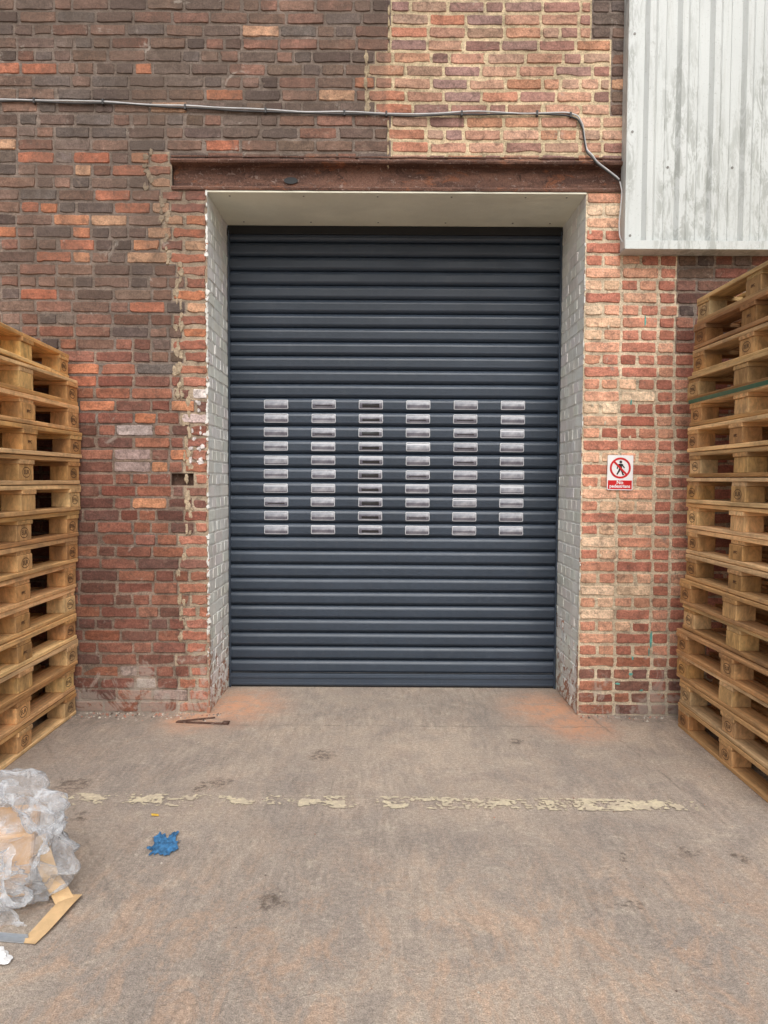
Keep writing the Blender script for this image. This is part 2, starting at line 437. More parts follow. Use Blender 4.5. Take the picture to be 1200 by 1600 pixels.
def fill(r,a,b,typ,smear_l=False):
    z0,z1=r*H,(r+1)*H
    u=a; first=True
    while u<b-.001:
        if typ=='H': w=.1115
        elif typ=='S': w=.225
        else: w=.225 if R()<.5 else .1115
        w+=U(-.006,.006)
        if b-u-w<.06: w=b-u
        if w>.26: 
            w=w/2
        x=u+w/2; z=(z0+z1)/2
        bc,mc=colour(x,z,w)
        pr=.0055+U(-.0015,.002)
        zn=zone(x,z); sm=False
        if zn=='Q' and first and smear_l: sm=True
        if zn in 'DQ' and z<1.3: pr+=U(-.004,.004)
        jo=.0125 if zn in 'D' else (.0155 if zn in 'PR' else .0135)
        if near(x,z,-1.27,1.45,.085,.06): W.hole(u,u+w,z0,z1,wallfn,C(86,62,50))
        else: W.brick(u,u+w,z0,z1,wallfn,bc,mc,pr,jo,sm)
        u+=w; first=False
for r in range(0,74):
    z=(r+.5)*H
    odd=r%2
    XL,XR=-4.0,4.0
    def typ_at(x):
        zn=zone(x,z)
        if zn=='R': return 'H' if odd else 'S'
        if zn=='P': return 'M' if odd else 'S'
        return 'M' if odd else ('S' if R()<.6 else 'M')
    if z<OZ:
        l=qleft(z)+U(-.02,.02)+(.03 if odd else -.03)
        segs=[(XL+(.11 if odd else 0),l,0),(l,OX0,1),(OX1,1.78+(.1 if odd else -.02),0),(1.78+(.1 if odd else -.02),XR,0)]
    elif z<3.33:
        m_=-1.43+U(-.02,.02)
        segs=[(XL+(.11 if odd else 0),m_,0),(m_,-1.285,1),(1.435,XR,0)]
    else:
        l=.019+U(-.01,.01)
        if 3.63<z<4.0: l=-.11+(.04 if odd else 0)
        rr=1.22 if z>4.08 else (1.34 if z>3.6 else 1.43)
        if z<3.44: segs=[(XL+(.11 if odd else 0),-1.42,0),(-1.42,-1.30,1),(-1.30,l,0),(l,rr,1),(rr,XR,0)]
        else: segs=[(XL+(.11 if odd else 0),l,0),(l,rr,1),(rr,XR,0)]
    for a,b,sm in segs: fill(r,a,b,typ_at((a+b)/2),bool(sm))
def smear(sg,x,z,rx,rz,col,seed,th=.0095,mi=0):
    n=16; pts=[]
    for i in range(n):
        a=i/n*6.283; k=1+.5*nz(math.cos(a)*1.7+seed,math.sin(a)*1.7,seed*.7)+.25*nz(math.cos(a)*5+seed,math.sin(a)*5,seed)
        pts.append((x+rx*k*math.cos(a),z+rz*k*math.sin(a)))
    vs=[wallfn(a,b,.001) for a,b in pts]+[wallfn(x+(a-x)*.75,z+(b-z)*.75,th+U(-.001,.001)) for a,b in pts]
    fs=[[i,(i+1)%n,n+(i+1)%n,n+i] for i in range(n)]+[list(range(n,2*n))]
    sg.add(vs,fs,mi,col)
k=0
sg=W.g
for r in range(6,46):
    z=(r+.5)*H
    l=qleft(z) if z<OZ else -1.43
    for t in range(3):
        k+=1
        if R()<(.85 if z>1.1 else .3): smear(sg,l+U(-.024,.024),z+U(-.035,.035),U(.007,.020),U(.015,.042),C(188,166,136,U(.78,1.0)),k*1.31,.0078)
for r in range(49,54):
    smear(sg,-.115+U(-.01,.01),(r+.5)*H,U(.012,.022),.04,C(200,178,140,.95),k+r*1.7)
for r in range(45,58):
    smear(sg,.012 if not 3.63<(r+.5)*H<4.0 else -.12,(r+.2)*H,.007,.035,C(196,174,136,.85),r*2.7)
# turquoise paint drips and pale splashes
for (x,z,a,b) in [(1.652,.47,.007,.055),(1.64,.40,.005,.03),(1.53,.26,.014,.010),(1.45,.20,.020,.008),(1.575,2.42,.006,.035),(1.54,.36,.006,.014),(1.60,.16,.012,.007),(1.50,1.93,.005,.02)]:
    smear(sg,x,z,a,b,C(96,172,160),x*31,.0086)
for t in range(16):
    smear(sg,U(-1.19,-1.09),U(1.55,1.98),U(.006,.02),U(.008,.02),C(214,204,200),t*3.3,.0086)
for t in range(12):
    smear(sg,U(1.23,1.5),U(.5,3.1),U(.005,.012),U(.006,.018),C(212,194,166),t*5.3,.0084)
for r in range(0,43):
    for side in (0,1):
        for t in range(2):
            k+=1
            if R()<(.72 if side==0 else .3):
                x=(OX0-U(.0,.006)) if side==0 else OX1+U(-.002,.002)
                smear(sg,x,(r+.25+.5*t)*H,U(.004,.014) if side==0 else U(.003,.006),U(.014,.03),C(214,213,208),k*1.7,.0086,1)
brickwall=W.g.obj('brick_wall',[BR,WB],B,fix=False)
brickwall['label']='old sooty brickwork with paler repaired patches'
bk=G(); bk.box(-4,OX0-.02,.045,.30,0,5.5,0,C(90,80,74),0); bk.box(OX1+.02,4,.045,.30,0,5.5,0,C(90,80,74),0); bk.box(OX0-.02,OX1+.02,.045,.30,3.41,5.5,0,C(90,80,74),0)
bk.obj('wall_core',BR,B)
for side,x0,sgn in (('l',OX0,1),('r',OX1,-1)):
    rv=Br()
    def fn(u,z,d,x0=x0,sgn=sgn): return (x0+sgn*(d-.004)+sgn*.004*nz(u*2,z*1.5,x0),u,z)
    for r in range(43):
        u=0.0; odd=r%2; first=True
        while u<.67:
            w=.1115 if odd else .225
            if first and not odd: w=.17
            w+=U(-.004,.004)
            if .68-u-w<.05: w=.68-u
            wc_=C(*[q+U(-3,3) for q in (234,234,229)])
            rv.brick(u,u+w,r*H,(r+1)*H,fn,wc_,C(228,228,223),.0028+U(-.001,.001),.007)
            u+=w; first=False
    o=rv.g.obj('painted_reveal',WB,B,fix=False); o['label']='white painted brick door reveal with chipped edge'
# lintel
L=G()
prof=[(.10,3.185),(-.012,3.185),(-.016,3.197),(-.010,3.207),(.026,3.214),(.034,3.225),(.034,3.318),(.026,3.330),(-.030,3.338),(-.036,3.348),(-.030,3.360),(.02,3.366),(.02,3.372),(-.012,3.378),(-.012,3.386),(.10,3.392)]
NX=90
vs=[]
for i in range(NX+1):
    x=-1.287+(1.437+1.287)*i/NX
    for j,(y,z) in enumerate(prof): vs.append((x,y+.003*nz(x*9,z*20,j),z+.0025*nz(x*9,j,2.)))
n=len(prof); fs=[]
for i in range(NX):
    for j in range(n-1): fs.append((i*n+j,i*n+j+1,(i+1)*n+j+1,(i+1)*n+j))
fs.append(tuple(range(n))); fs.append(tuple(range(NX*n,NX*n+n)))
L.add(vs,fs)
L.obj('steel_lintel',RU,B)['label']='rusty flaking steel lintel beam'
sl=G(); pts=[(-.575+.042*math.cos(a),3.255+.02*math.sin(a)) for a in [i/20*6.283 for i in range(20)]]
sl.prism(pts,lambda a,b,t:(a,t,b),.024,.0305)
sl.obj('lintel_slot_shade',BLK,B)  # solid black disc painting the darkness of an oval hole
sf=G(); sf.box(OX0-.002,OX1+.002,-.006,.575,3.172,3.184,0,(1,1,1,1),.002)
sf.obj('soffit_board',SOF,B)
for x in (-.95,-.5,-.05,.4,.85,1.1):
    for y in (.05,.5):
        sc=G(); sc.box(x-.005,x+.005,y-.005,y+.005,3.1695,3.173,0,(1,1,1,1),.001)
        sc.obj('soffit_screw',SCR,B)

# roller door
DY=.60; SPc=.0959; Z0=1.103-.048-10*SPc
door=empty('roller_door',(0,DY,0)); door.parent=B; door['label']='dark anthracite roller shutter door with clear vision slots'
cur=G()
def slat_profile():
    p=[(0.018,0.0),(0.010,.0015),(-.001,.005),(-.009,.011)]
    for i in range(1,5):
        t=i/5; p.append((-.009-.010*math.sin(t*1.57),.011+.013*t))
    z=.025
    for k in range(6):
        d=-.0195+.0006*k
        p+= [(d,z),(d,z+.0034),(d+.0030,z+.0040),(d+.0030,z+.0054),(d,z+.006)]
        z+=.0066
    for i in range(1,8):
        t=i/7; p.append((-.0160+.0145*t**2.0,z+ (SPc-.006-z)*t))
    p.append((.012,SPc-.004)); p.append((.018,SPc-.0012))
    return p
pr=slat_profile(); pts=[]; ztop=3.13
z=Z0
while z<.085: z+=SPc
zstart=z
while z<ztop:
    for (y,dz) in pr: pts.append((y+.0012*nz(z*9,2.),z+dz))
    z+=SPc
n=len(pts); XS=[OX0+.004+(OX1-OX0-.008)*i/10 for i in range(11)]
vs=[(x,y+.0015*nz(x*1.3,zz*2.3,6.),zz+.0012*nz(x*1.5,zz*3,1.)) for x in XS for (y,zz) in pts]
fs=[(a*n+b,a*n+b+1,(a+1)*n+b+1,(a+1)*n+b) for a in range(10) for b in range(n-1)]
cur.add(vs,fs)
oc=cur.obj('slat_curtain',DO,door,False,fix=False)
if sum(p.normal.y for p in oc.data.polygons)>0:
    oc.data.flip_normals()
oc.data.update()
br=G(); br.box(OX0+.004,OX1-.004,-.022,.02,.012,zstart-.002,0,(1,1,1,1),.004)
br.box(OX0+.004,OX1-.004,-.030,-.0225,zstart-.030,zstart-.012,0,(1,1,1,1),.002)
br.box(OX0+.004,OX1-.004,-.026,-.0225,.020,.032,0,(1,1,1,1),.001)
br.obj('bottom_rail',DO,door)
sb=G(); sb.box(OX0+.004,OX1-.004,-.012,.016,0.0,.0115,0,(1,1,1,1),.001); sb.obj('rubber_seal',BLK,door)
for x0,x1 in ((OX0+.004,OX0+.014),(OX1-.014,OX1-.004)):
    q=G(); q.box(x0,x1,-.036,.03,.0,3.14,0,(1,1,1,1),.002); q.obj('guide_rail',DO,door)
hd=G(); hd.box(OX0+.001,OX1-.001,-.035,.05,3.115,3.17,0,(1,1,1,1),.002); hd.obj('head_gap_shade',BLK,door)  # black strip painting the shadowed gap between soffit and top slat
def rrect(w,h,r,n=4):
    o=[]
    for cx,cz,a0 in ((w-r,h-r,0),(-w+r,h-r,90),(-w+r,-h+r,180),(w-r,-h+r,270)):
        for i in range(n+1):
            a=math.radians(a0+90*i/n); o.append((cx+r*math.cos(a),cz+r*math.sin(a)))
    return o
def panel_mesh(name,rows):
    o1=rrect(.083,.031,.008);o2=rrect(.0785,.0265,.006);n=len(o1); q=G()
    cv=lambda a,b,d:(a,-d-.004*(1-(b/.031)**2),b)
    vs=[cv(a,b,-.004) for a,b in o1]+[cv(a,b,.004) for a,b in o1]+[cv(a,b,.005) for a,b in o2]+[cv(a,b,.001) for a,b in o2]
    fs=[[k*n+i,k*n+(i+1)%n,(k+1)*n+(i+1)%n,(k+1)*n+i] for k in range(3) for i in range(n)]
    q.add(vs,fs,0)
    NZ=8
    V=lambda i,j:(-.0783+.1566*i/8,-.0012-.006*(1-((-.0263+.0526*j/NZ)/.029)**2),-.0263+.0526*j/NZ)
    for j in range(NZ):
        for i in range(8):
            mi=rows[j]
            if i in(0,7) and mi==3: mi=2
            q.add([V(i,j),V(i+1,j),V(i+1,j+1),V(i,j+1)],[(0,1,2,3)],mi)
    me=bpy.data.meshes.new(name); me.from_pydata(q.v,[],q.f)
    for x in (FRM,PANE,PMID,PANED): me.materials.append(x)
    me.polygons.foreach_set('material_index',q.m); me.update(); return me
PA=[panel_mesh('vision_panel',r) for r in ([2,2,2,1,1,1,1,1],[1,2,2,2,1,1,1,0],[2,1,1,1,1,1,0,1],[2,2,3,2,1,1,1,1],[1,1,2,2,1,1,1,1])]  # rows from bottom up paint a bright upper part over a darker view behind
PB=[panel_mesh('vision_panel',r) for r in ([2,3,3,3,2,1,1,0],[1,3,3,3,2,2,1,1],[2,3,3,3,3,2,1,1],[2,3,3,3,3,1,2,1])]
for ci,cx in enumerate((-.747,-.421,-.095,.231,.556,.88)):
    for ri in range(10):
        o=bpy.data.objects.new('vision_panel',random.choice(PB) if ci==2 else random.choice(PA)); link(o); o.parent=door
        o.location=(cx+U(-.003,.003),-.0195,1.103+ri*SPc+U(-.0015,.0015)); o.rotation_euler=(U(-.07,.07),0,U(-.03,.03))

# cladding
cl=G(); yb=-.085; pitch=.19
prof=[(1.47,yb)]
x=1.51
while x<3.9:
    prof+=[(x,yb),(x+.022,yb-.024),(x+.056,yb-.024),(x+.078,yb),(x+.125,yb),(x+.128,yb-.004),(x+.134,yb-.004),(x+.137,yb)]; x+=pitch
zz=[2.83+ (5.5-2.83)*i/12 for i in range(13)]
n=len(prof)
vs=[(a,b+.002*nz(a*3,z*1.5),z) for z in zz for a,b in prof]
fs=[(k*n+i,k*n+i+1,(k+1)*n+i+1,(k+1)*n+i) for k in range(12) for i in range(n-1)]
cl.add(vs,fs)
clad=cl.obj('corrugated_cladding',CL,B,fix=False); clad['label']='grey white corrugated metal cladding with mould streaks'
fl=G()
fl.box(1.418,1.476,-.094,-.087,2.83,5.5,0,(1,1,1,1),.001)
fl.box(1.412,1.418,-.094,-.001,2.83,5.5,0,(1,1,1,1),.001)
fl.obj('edge_flashing',CL,clad)
fb=G(); fb.box(1.404,3.9,-.130,-.124,2.812,2.862,0,(1,1,1,1),.001); fb.box(1.404,3.9,-.124,.0,2.812,2.817,0,(1,1,1,1),.001)
fb.obj('drip_flashing',CL,clad)
for (x,y,z) in [(1.447,-.096,4.06),(1.445,-.096,3.50),(1.443,-.096,2.9),(1.447,-.096,4.7),(1.66,-.087,3.30),(2.04,-.087,3.30),(1.66,-.087,4.5),(2.04,-.087,4.5)]:
    q=G(); q.prism([(x+.008*math.cos(a),z+.008*math.sin(a)) for a in [i/8*6.283 for i in range(8)]],lambda a,b,t:(a,t,b),y,y+.008)
    q.obj('cladding_screw',SCR,clad)

# ---------------------------------------------------------------- cable
def tube(name,pts,rad,mat,parent=None):
    cu=bpy.data.curves.new(name,'CURVE'); cu.dimensions='3D'; sp=cu.splines.new('NURBS'); sp.points.add(len(pts)-1)
    for p,q in zip(sp.points,pts): p.co=(*q,1)
    sp.order_u=3; sp.use_endpoint_u=True; sp.resolution_u=6; cu.bevel_depth=rad; cu.bevel_resolution=3
    o=bpy.data.objects.new(name,cu); link(o)
    dg=bpy.context.evaluated_depsgraph_get(); me=bpy.data.meshes.new_from_object(o.evaluated_get(dg)); me.materials.clear(); me.materials.append(mat)
    bpy.data.objects.remove(o); 
    o=bpy.data.objects.new(name,me); link(o)
    me.polygons.foreach_set('use_smooth',[True]*len(me.polygons))
    if parent: o.parent=parent
    return o
base=[(-4,3.72),(-3.2,3.705),(-2.7,3.70),(-2.3,3.696),(-2.0,3.694),(-1.686,3.69),(-1.3,3.668),(-.958,3.655),(-.5,3.638),(0,3.63),(.35,3.632),(.613,3.64),(.9,3.638),(1.08,3.637),(1.145,3.615),(1.175,3.56),(1.185,3.49),(1.20,3.42),(1.25,3.345),(1.32,3.29),(1.375,3.245),(1.40,3.22)]
def dense(b,off,amp,yy,seed):
    o=[]
    for i in range(len(b)-1):
        n=max(2,int((Vector(b[i+1])-Vector(b[i])).length/.08))
        for k in range(n):
            t=k/n; x=b[i][0]*(1-t)+b[i+1][0]*t; z=b[i][1]*(1-t)+b[i+1][1]*t
            y=yy - (.03 if (x>1.18 and z<3.42) else 0)
            o.append((x,y+.003*nz(x*4,seed),z+off+amp*nz(x*3,z*3,seed)))
    return o
cab=empty('electrical_cable',(0,0,3.6)); cab['label']='twin grey and black cable clipped across brickwork'; cab['category']='cable'
def rel(l): return [(a,b,c-3.6) for a,b,c in l]
tube('dark_cable',rel(dense(base,-.004,.012,-.016,1.)),.0052,CABD,cab)
tube('pale_cable',rel(dense(base,.006,.013,-.017,7.)),.0048,CABL,cab)
tail=[(1.39,3.23),(1.405,3.17),(1.398,3.08),(1.39,2.98),(1.395,2.91),(1.415,2.87),(1.46,2.84)]
tube('cable_tail',rel(dense(tail,0,.006,-.02,3.)),.004,CABL,cab)
for x in [-2.6,-2.1,-1.69,-1.2,-.72,-.25,.0,.45,.9,1.1]:
    z=None
    for i in range(len(base)-1):
        if base[i][0]<=x<=base[i+1][0]:
            t=(x-base[i][0])/(base[i+1][0]-base[i][0]); z=base[i][1]*(1-t)+base[i+1][1]*t
    q=G(); q.box(x-.006,x+.006,-.026,-.003,z-.014-3.6,z+.018-3.6,0,(1,1,1,1),.002); q.obj('cable_clip',CABD,cab)

# ---------------------------------------------------------------- sign
sx,sz=1.437,1.503
sign=G(); sign.prism([(a,b) for a,b in rrect(.078,.106,.008)],lambda a,b,t:(a,t,b),-.003,0.0)
S=sign.obj('prohibition_sign',SW); S.location=(sx,-.014,sz); S.rotation_euler=(0,math.radians(.6),0)
S['label']='white and red no pedestrians sign fixed to the brickwork'; S['category']='sign'
def flat(name,polys,mat,d):
    q=G()
    for p in polys: q.prism(p,lambda a,b,t:(a,t,b),-d,-.0031)
    return q.obj(name,mat,S)
flat('red_panel',[[(-.073,-.101),(.073,-.101),(.073,-.047),(-.073,-.047)]],SR,.0036)
cy=.028
q=G(); n=48
o=[(.064*math.cos(i/n*6.2832),cy+.064*math.sin(i/n*6.2832)) for i in range(n)]
ii=[(.052*math.cos(i/n*6.2832),cy+.052*math.sin(i/n*6.2832)) for i in range(n)]
vs=[(a,-.0044,b) for a,b in o]+[(a,-.0044,b) for a,b in ii]
q.add(vs,[(i,(i+1)%n,n+(i+1)%n,n+i) for i in range(n)])
dx=.0385;w=.0042
q.add([(-dx-w,-.0046,cy+dx-w),(-dx+w,-.0046,cy+dx+w),(dx+w,-.0046,cy-dx+w),(dx-w,-.0046,cy-dx-w)],[(0,1,2,3)])
q.obj('prohibition_ring',SR,S)
def strip(pts,w0,w1):
    a,b=Vector(pts[0]),Vector(pts[1]); d=(b-a).normalized(); nn=Vector((-d.y,d.x))
    return [tuple(a+nn*w0),tuple(a-nn*w0),tuple(b-nn*w1),tuple(b+nn*w1)]
P=[[(.002+.0085*math.cos(i/16*6.283),cy+.037+.0085*math.sin(i/16*6.283)) for i in range(16)],
   [(-.009,cy+.026),(.011,cy+.026),(.010,cy-.006),(-.008,cy-.006)],
   strip([(.004,cy-.004),(.012,cy-.022)],.0062,.005),strip([(.012,cy-.021),(.018,cy-.042)],.005,.0042),strip([(.016,cy-.041),(.025,cy-.041)],.003,.003),
   strip([(-.002,cy-.004),(-.009,cy-.022)],.0062,.005),strip([(-.009,cy-.021),(-.020,cy-.040)],.005,.004),
   strip([(-.007,cy+.024),(-.016,cy+.008)],.0042,.0038),strip([(-.016,cy+.009),(-.019,cy-.006)],.0038,.0032),
   strip([(.010,cy+.024),(.017,cy+.010)],.0042,.0038),strip([(.017,cy+.011),(.026,cy+.001)],.0038,.0032)]
flat('pedestrian_pictogram',P,SK,.0041)
def text(name,t,size,x,z,mat,parent,y=-.0042,rot=(math.pi/2,0,0)):
    cu=bpy.data.curves.new(name,'FONT'); cu.body=t; cu.size=size; cu.align_x='CENTER'; cu.align_y='CENTER'; cu.offset=.0007
    o=bpy.data.objects.new(name,cu); link(o); dg=bpy.context.evaluated_depsgraph_get()
    me=bpy.data.meshes.new_from_object(o.evaluated_get(dg)); bpy.data.objects.remove(o)
    me.materials.clear(); me.materials.append(mat)
    o=bpy.data.objects.new(name,me); link(o); o.parent=parent; o.location=(x,y,z); o.rotation_euler=rot
    return o
text('lettering','No',.031,0,-.060,SW,S); text('lettering','pedestrians',.0275,0,-.083,SW,S)

# ---------------------------------------------------------------- pallets
WC=[(216,174,116),(204,160,104),(194,148,92),(222,184,130),(184,138,86),(210,166,110)]
PH=.1475
def wc(): return pick(WC,1,8)
def colattr(me,q):
    a=me.color_attributes.new('Col','FLOAT_COLOR','POINT'); a.data.foreach_set('color',[t for c in q.c for t in c]); me.update(); return me
def deck(seed):
    random.seed(seed); q=G()
    xs=[(-.405,.145),(-.213,.10),(-.0725,.145),(.113,.10),(.26,.145)]
    for x,w in xs: q.box(x,x+w,-.61+U(-.010,.006),.61+U(-.006,.006),.123,.145,0,wc(),.002,.002)
    for y in (-.61,-.0725,.465): q.box(-.405+U(-.004,.012),.405,y,y+.145,.1012,.1228,1,wc(),.002,.001)
    me=bpy.data.meshes.new('pallet_deck'); me.from_pydata(q.v,[],q.f)
    for x in (WY,WX): me.materials.append(x)
    me.polygons.foreach_set('material_index',q.m); return colattr(me,q)
def skid(seed,w):
    random.seed(seed+50); q=G(); q.box(-w/2,w/2,-.61,.61,0,.0218,0,wc(),.003,.001)
    me=bpy.data.meshes.new('bottom_board'); me.from_pydata(q.v,[],q.f); me.materials.append(WY); return colattr(me,q)
def block(seed,w,l,stamp=None):
    random.seed(seed+90); q=G(); q.box(-w/2,w/2,-l/2,l/2,.022,.101,0,wc(),.003,.001)
    if stamp in('EPAL','EUR'):
        n=24; ra,rb,r2a,r2b=.040,.026,.0365,.0225
        o=[(ra*math.cos(i/n*6.2832),rb*math.sin(i/n*6.2832)) for i in range(n)]; i2=[(r2a*math.cos(i/n*6.2832),r2b*math.sin(i/n*6.2832)) for i in range(n)]
        vs=[(-w/2-.0012,-a,.0615+b) for a,b in o]+[(-w/2-.0012,-a,.0615+b) for a,b in i2]
        q.add(vs,[(i,(i+1)%n,n+(i+1)%n,n+i) for i in range(n)],1)
    if stamp:
        cu=bpy.data.curves.new('t','FONT'); cu.body=stamp; cu.size=.030 if stamp in('EPAL','EUR') else .020; cu.align_x='CENTER'; cu.align_y='CENTER'; cu.offset=.0006
        o=bpy.data.objects.new('t',cu); link(o); dg=bpy.context.evaluated_depsgraph_get(); me=bpy.data.meshes.new_from_object(o.evaluated_get(dg)); bpy.data.objects.remove(o)
        q.add([(-w/2-.0012,-v.co.x,.0615+v.co.y) for v in me.vertices],[list(p.vertices) for p in me.polygons],1)
    me=bpy.data.meshes.new('pallet_block'); me.from_pydata(q.v,[],q.f); me.materials.append(WK); me.materials.append(INK)
    me.polygons.foreach_set('material_index',q.m); return colattr(me,q)
DK=[deck(i) for i in range(8)]; SKD=[[skid(i,w) for i in range(4)] for w in (.1,.145)]
BK=[block(i,.10,.145) for i in range(6)]; BKW=[block(i+20,.145,.145) for i in range(2)]
BKS=[block(40,.10,.145,'EPAL'),block(41,.10,.145,'EPAL'),block(42,.10,.145,'EPAL')]; BKM=[block(45,.10,.145,'EUR'),block(46,.10,.145,'IPPC'),block(47,.10,.145)]
random.seed(77)
def pallet(x,y,z,rot,tint,label,group,sc=1.0):
    p=empty('wooden_pallet',(x,y,z)); p.rotation_euler=(0,0,rot); p.scale=(sc,sc,sc)
    p['label']=label; p['category']='pallet'; p['group']=group
    g_=U(.82,1.12)
    def part(name,me,lx,ly):
        o=bpy.data.objects.new(name,me); link(o); o.parent=p; o.location=(lx,ly,0)
        k=U(.85,1.14)*g_; o.color=(tint[0]*k,tint[1]*k*U(.96,1.02),tint[2]*k*U(.9,1.08),1); return o
    part('deck',random.choice(DK),0,0)
    for lx,w in ((-.355,0),(0,1),(.355,0)): part('bottom_board',random.choice(SKD[w]),lx,0)
    for lx in (-.355,0,.355):
        for ly in (-.5375,0,.5375):
            if lx==0: me=random.choice(BKW)
            elif lx<0: me=random.choice(BKS) if ly>.1 else (random.choice(BKM) if abs(ly)<.1 else random.choice(BKS))
            else: me=random.choice(BK)
            part('block',me,lx+U(-.003,.003)+(.004 if lx<0 else 0),ly+U(-.006,.006))
    return p
NR=17
for i in range(NR):
    t=i/(NR-1)
    tint=(1,1,1)
    lab='tan wooden pallet in a tall stack beside the brickwork'
    if i>=NR-4: tint=(.62,.58,.55); lab='greyed weathered wooden pallet near the top of a tall stack'
    if i==NR-3: tint=(.95,.93,.88)
    if i==NR-1: tint=(.64,.70,.76); lab='weathered wooden pallet with faded blue paint on top of stack'
    if i==0: tint=(.85,.8,.75); lab='dusty wooden pallet standing on the concrete under a stack'
    pallet(1.738+.405+.065*t+U(-.014,.014),-.185-.61+U(-.03,.018),i*PH,U(-.018,.018)+(.02 if i>13 else 0),tint,lab,'stacked pallets beside the wall')
SL=1.065; PL2=PH*SL
for i in range(13):
    t=i/12
    lab='tan wooden pallet in a stack against the brick wall' if i else 'dusty wooden pallet standing on the concrete under a stack'
    tint=(1.08,1.05,1.0) if i>0 else (.85,.8,.75)
    pallet(-1.89-.405*SL+.06*t+U(-.014,.014),-.035-.61*SL+U(-.018,.008),i*PL2,math.pi+U(-.015,.015),tint,lab,'stacked pallets beside the wall',SL)
pallet(-1.885-.405+.035,-.05-.64,13*PL2+.004,math.pi+.075,(1.15,1.12,.95),'pale yellow pallet lying askew on top of the stack','stacked pallets beside the wall')
TOPZ=13*PL2+.004+.145
for k,(x,y,rot,rx) in enumerate([(-1.99,-.62,.16,.0),(-2.16,-.70,-.12,.0),(-2.02,-.75,.42,.03)]):
    q=G(); q.box(-.05,.05,-.60,.60,0,.02,0,pick(WC),.002,.002); o=q.obj('loose_board',WY); o.location=(x,y,TOPZ+.003+(.022 if k==2 else 0)); o.rotation_euler=(rx,0,rot)
    if k==2: o.location.z+=.018
    o['label']='loose pale plank lying on the pallet stack'; o['category']='plank'; o['group']='loose planks on the stack'
q=G(); zs_=13*PH-.006
q.box(-.003,.0,-.60,.60,-.011,.011,0,(1,1,1,1),.0008,.0)
q.box(.0,.4,.598,.601,-.011,.011,0,(1,1,1,1),.0008,.0)
o=q.obj('packing_strap',GRN); o.location=(1.738+.048-.016,-.19-.61,zs_); o['label']='dark green packing strap around the pallet stack'; o['category']='strap'

# ---------------------------------------------------------------- litter
def crumple(name,c,r,seed,mat,amp=.35,sub=5,fr=3.0,flatbase=True,parent=None,smooth=False):
    bm=bmesh.new(); bmesh.ops.create_icosphere(bm,subdivisions=sub,radius=1)
    for v in bm.verts:
        d=v.co.normalized()
        k=1+amp*noise.fractal(d*fr*.45+Vector((seed,0,0)),1.0,2.0,2)-.7*amp*abs(nz(d.x*fr+seed,d.y*fr,d.z*fr))-.22*amp*abs(nz(d.x*fr*2.7,d.y*fr*2.7+seed,d.z*fr*2.7))
        p=Vector((d.x*r[0]*k,d.y*r[1]*k,d.z*r[2]*k))
        if flatbase and c[2]+p.z<.003: p.z=.003-c[2]+.002*abs(d.x)
        v.co=p
    me=bpy.data.meshes.new(name); bm.to_mesh(me); bm.free(); me.materials.append(mat)
    if smooth: me.polygons.foreach_set('use_smooth',[True]*len(me.polygons))
    o=bpy.data.objects.new(name,me); o.location=c; link(o)
    if parent: o.parent=parent
    return o
bag=empty('packaging_bundle',(-1.42,-1.98,0)); bag['label']='cardboard bundle wrapped in crumpled bubble wrap on the concrete'; bag['category']='rubbish'
q=G(); q.box(-.25,.17,-.12,.12,.02,.25,0,(1,1,1,1),.008,.015); o=q.obj('cardboard_carton',CARD,bag); o.rotation_euler=(0,.08,.35)
crumple('bubble_wrap',(.02,.02,.20),(.33,.21,.19),3.1,PL,.45,5,3.0,parent=bag,smooth=True)
crumple('bubble_wrap',(.05,-.10,.09),(.24,.12,.12),12.7,PL,.6,5,3.0,parent=bag,smooth=True)
crumple('crumpled_paper',(.0,-.08,.25),(.12,.06,.09),5.5,CARD,.6,4,3.0,parent=bag)
def sheet(name,path,wdir,w,seed,amp=.03,n=40,mat=PL):
    vs=[];fs=[]; m_=26; wd=Vector(wdir)
    for i in range(n+1):
        t=i/n*(len(path)-1); k=min(int(t),len(path)-2); f_=t-k
        p=Vector(path[k]).lerp(Vector(path[k+1]),f_)
        for j in range(m_+1):
            s_=(j/m_-.5)
            edge=1+.25*nz(i*.25,seed,s_*2)
            q_=p+wd*w*s_*edge
            a_=nz(q_.x*9+seed,q_.y*9,q_.z*9); b_=abs(nz(q_.x*22,q_.y*22+seed,q_.z*22)); c_=nz(q_.x*14,q_.z*14,q_.y*14+seed)
            q_+=Vector((amp*a_+amp*.5*b_,amp*c_,amp*.9*a_-amp*.8*b_))
            if q_.z<.004: q_.z=.004+.002*abs(a_)
            vs.append(q_[:])
    for i in range(n):
        for j in range(m_): fs.append((i*(m_+1)+j,i*(m_+1)+j+1,(i+1)*(m_+1)+j+1,(i+1)*(m_+1)+j))
    return meshobj(name,vs,fs,mat,parent=bag,smooth=True)
sheet('plastic_film',[(-.05,.05,.33),(.10,.02,.35),(.21,-.02,.31),(.27,-.05,.23),(.25,-.07,.16)],(.25,-.9,.1),.26,2.2,.055)
sheet('plastic_film',[(.02,-.12,.29),(.10,-.17,.22),(.12,-.20,.12),(.14,-.20,.03),(.18,-.21,.006)],(.95,-.1,.1),.20,7.9,.045)
sheet('plastic_film',[(-.2,-.10,.30),(-.16,-.18,.22),(-.12,-.22,.12),(-.10,-.23,.02)],(.95,.1,.1),.26,11.3,.05)
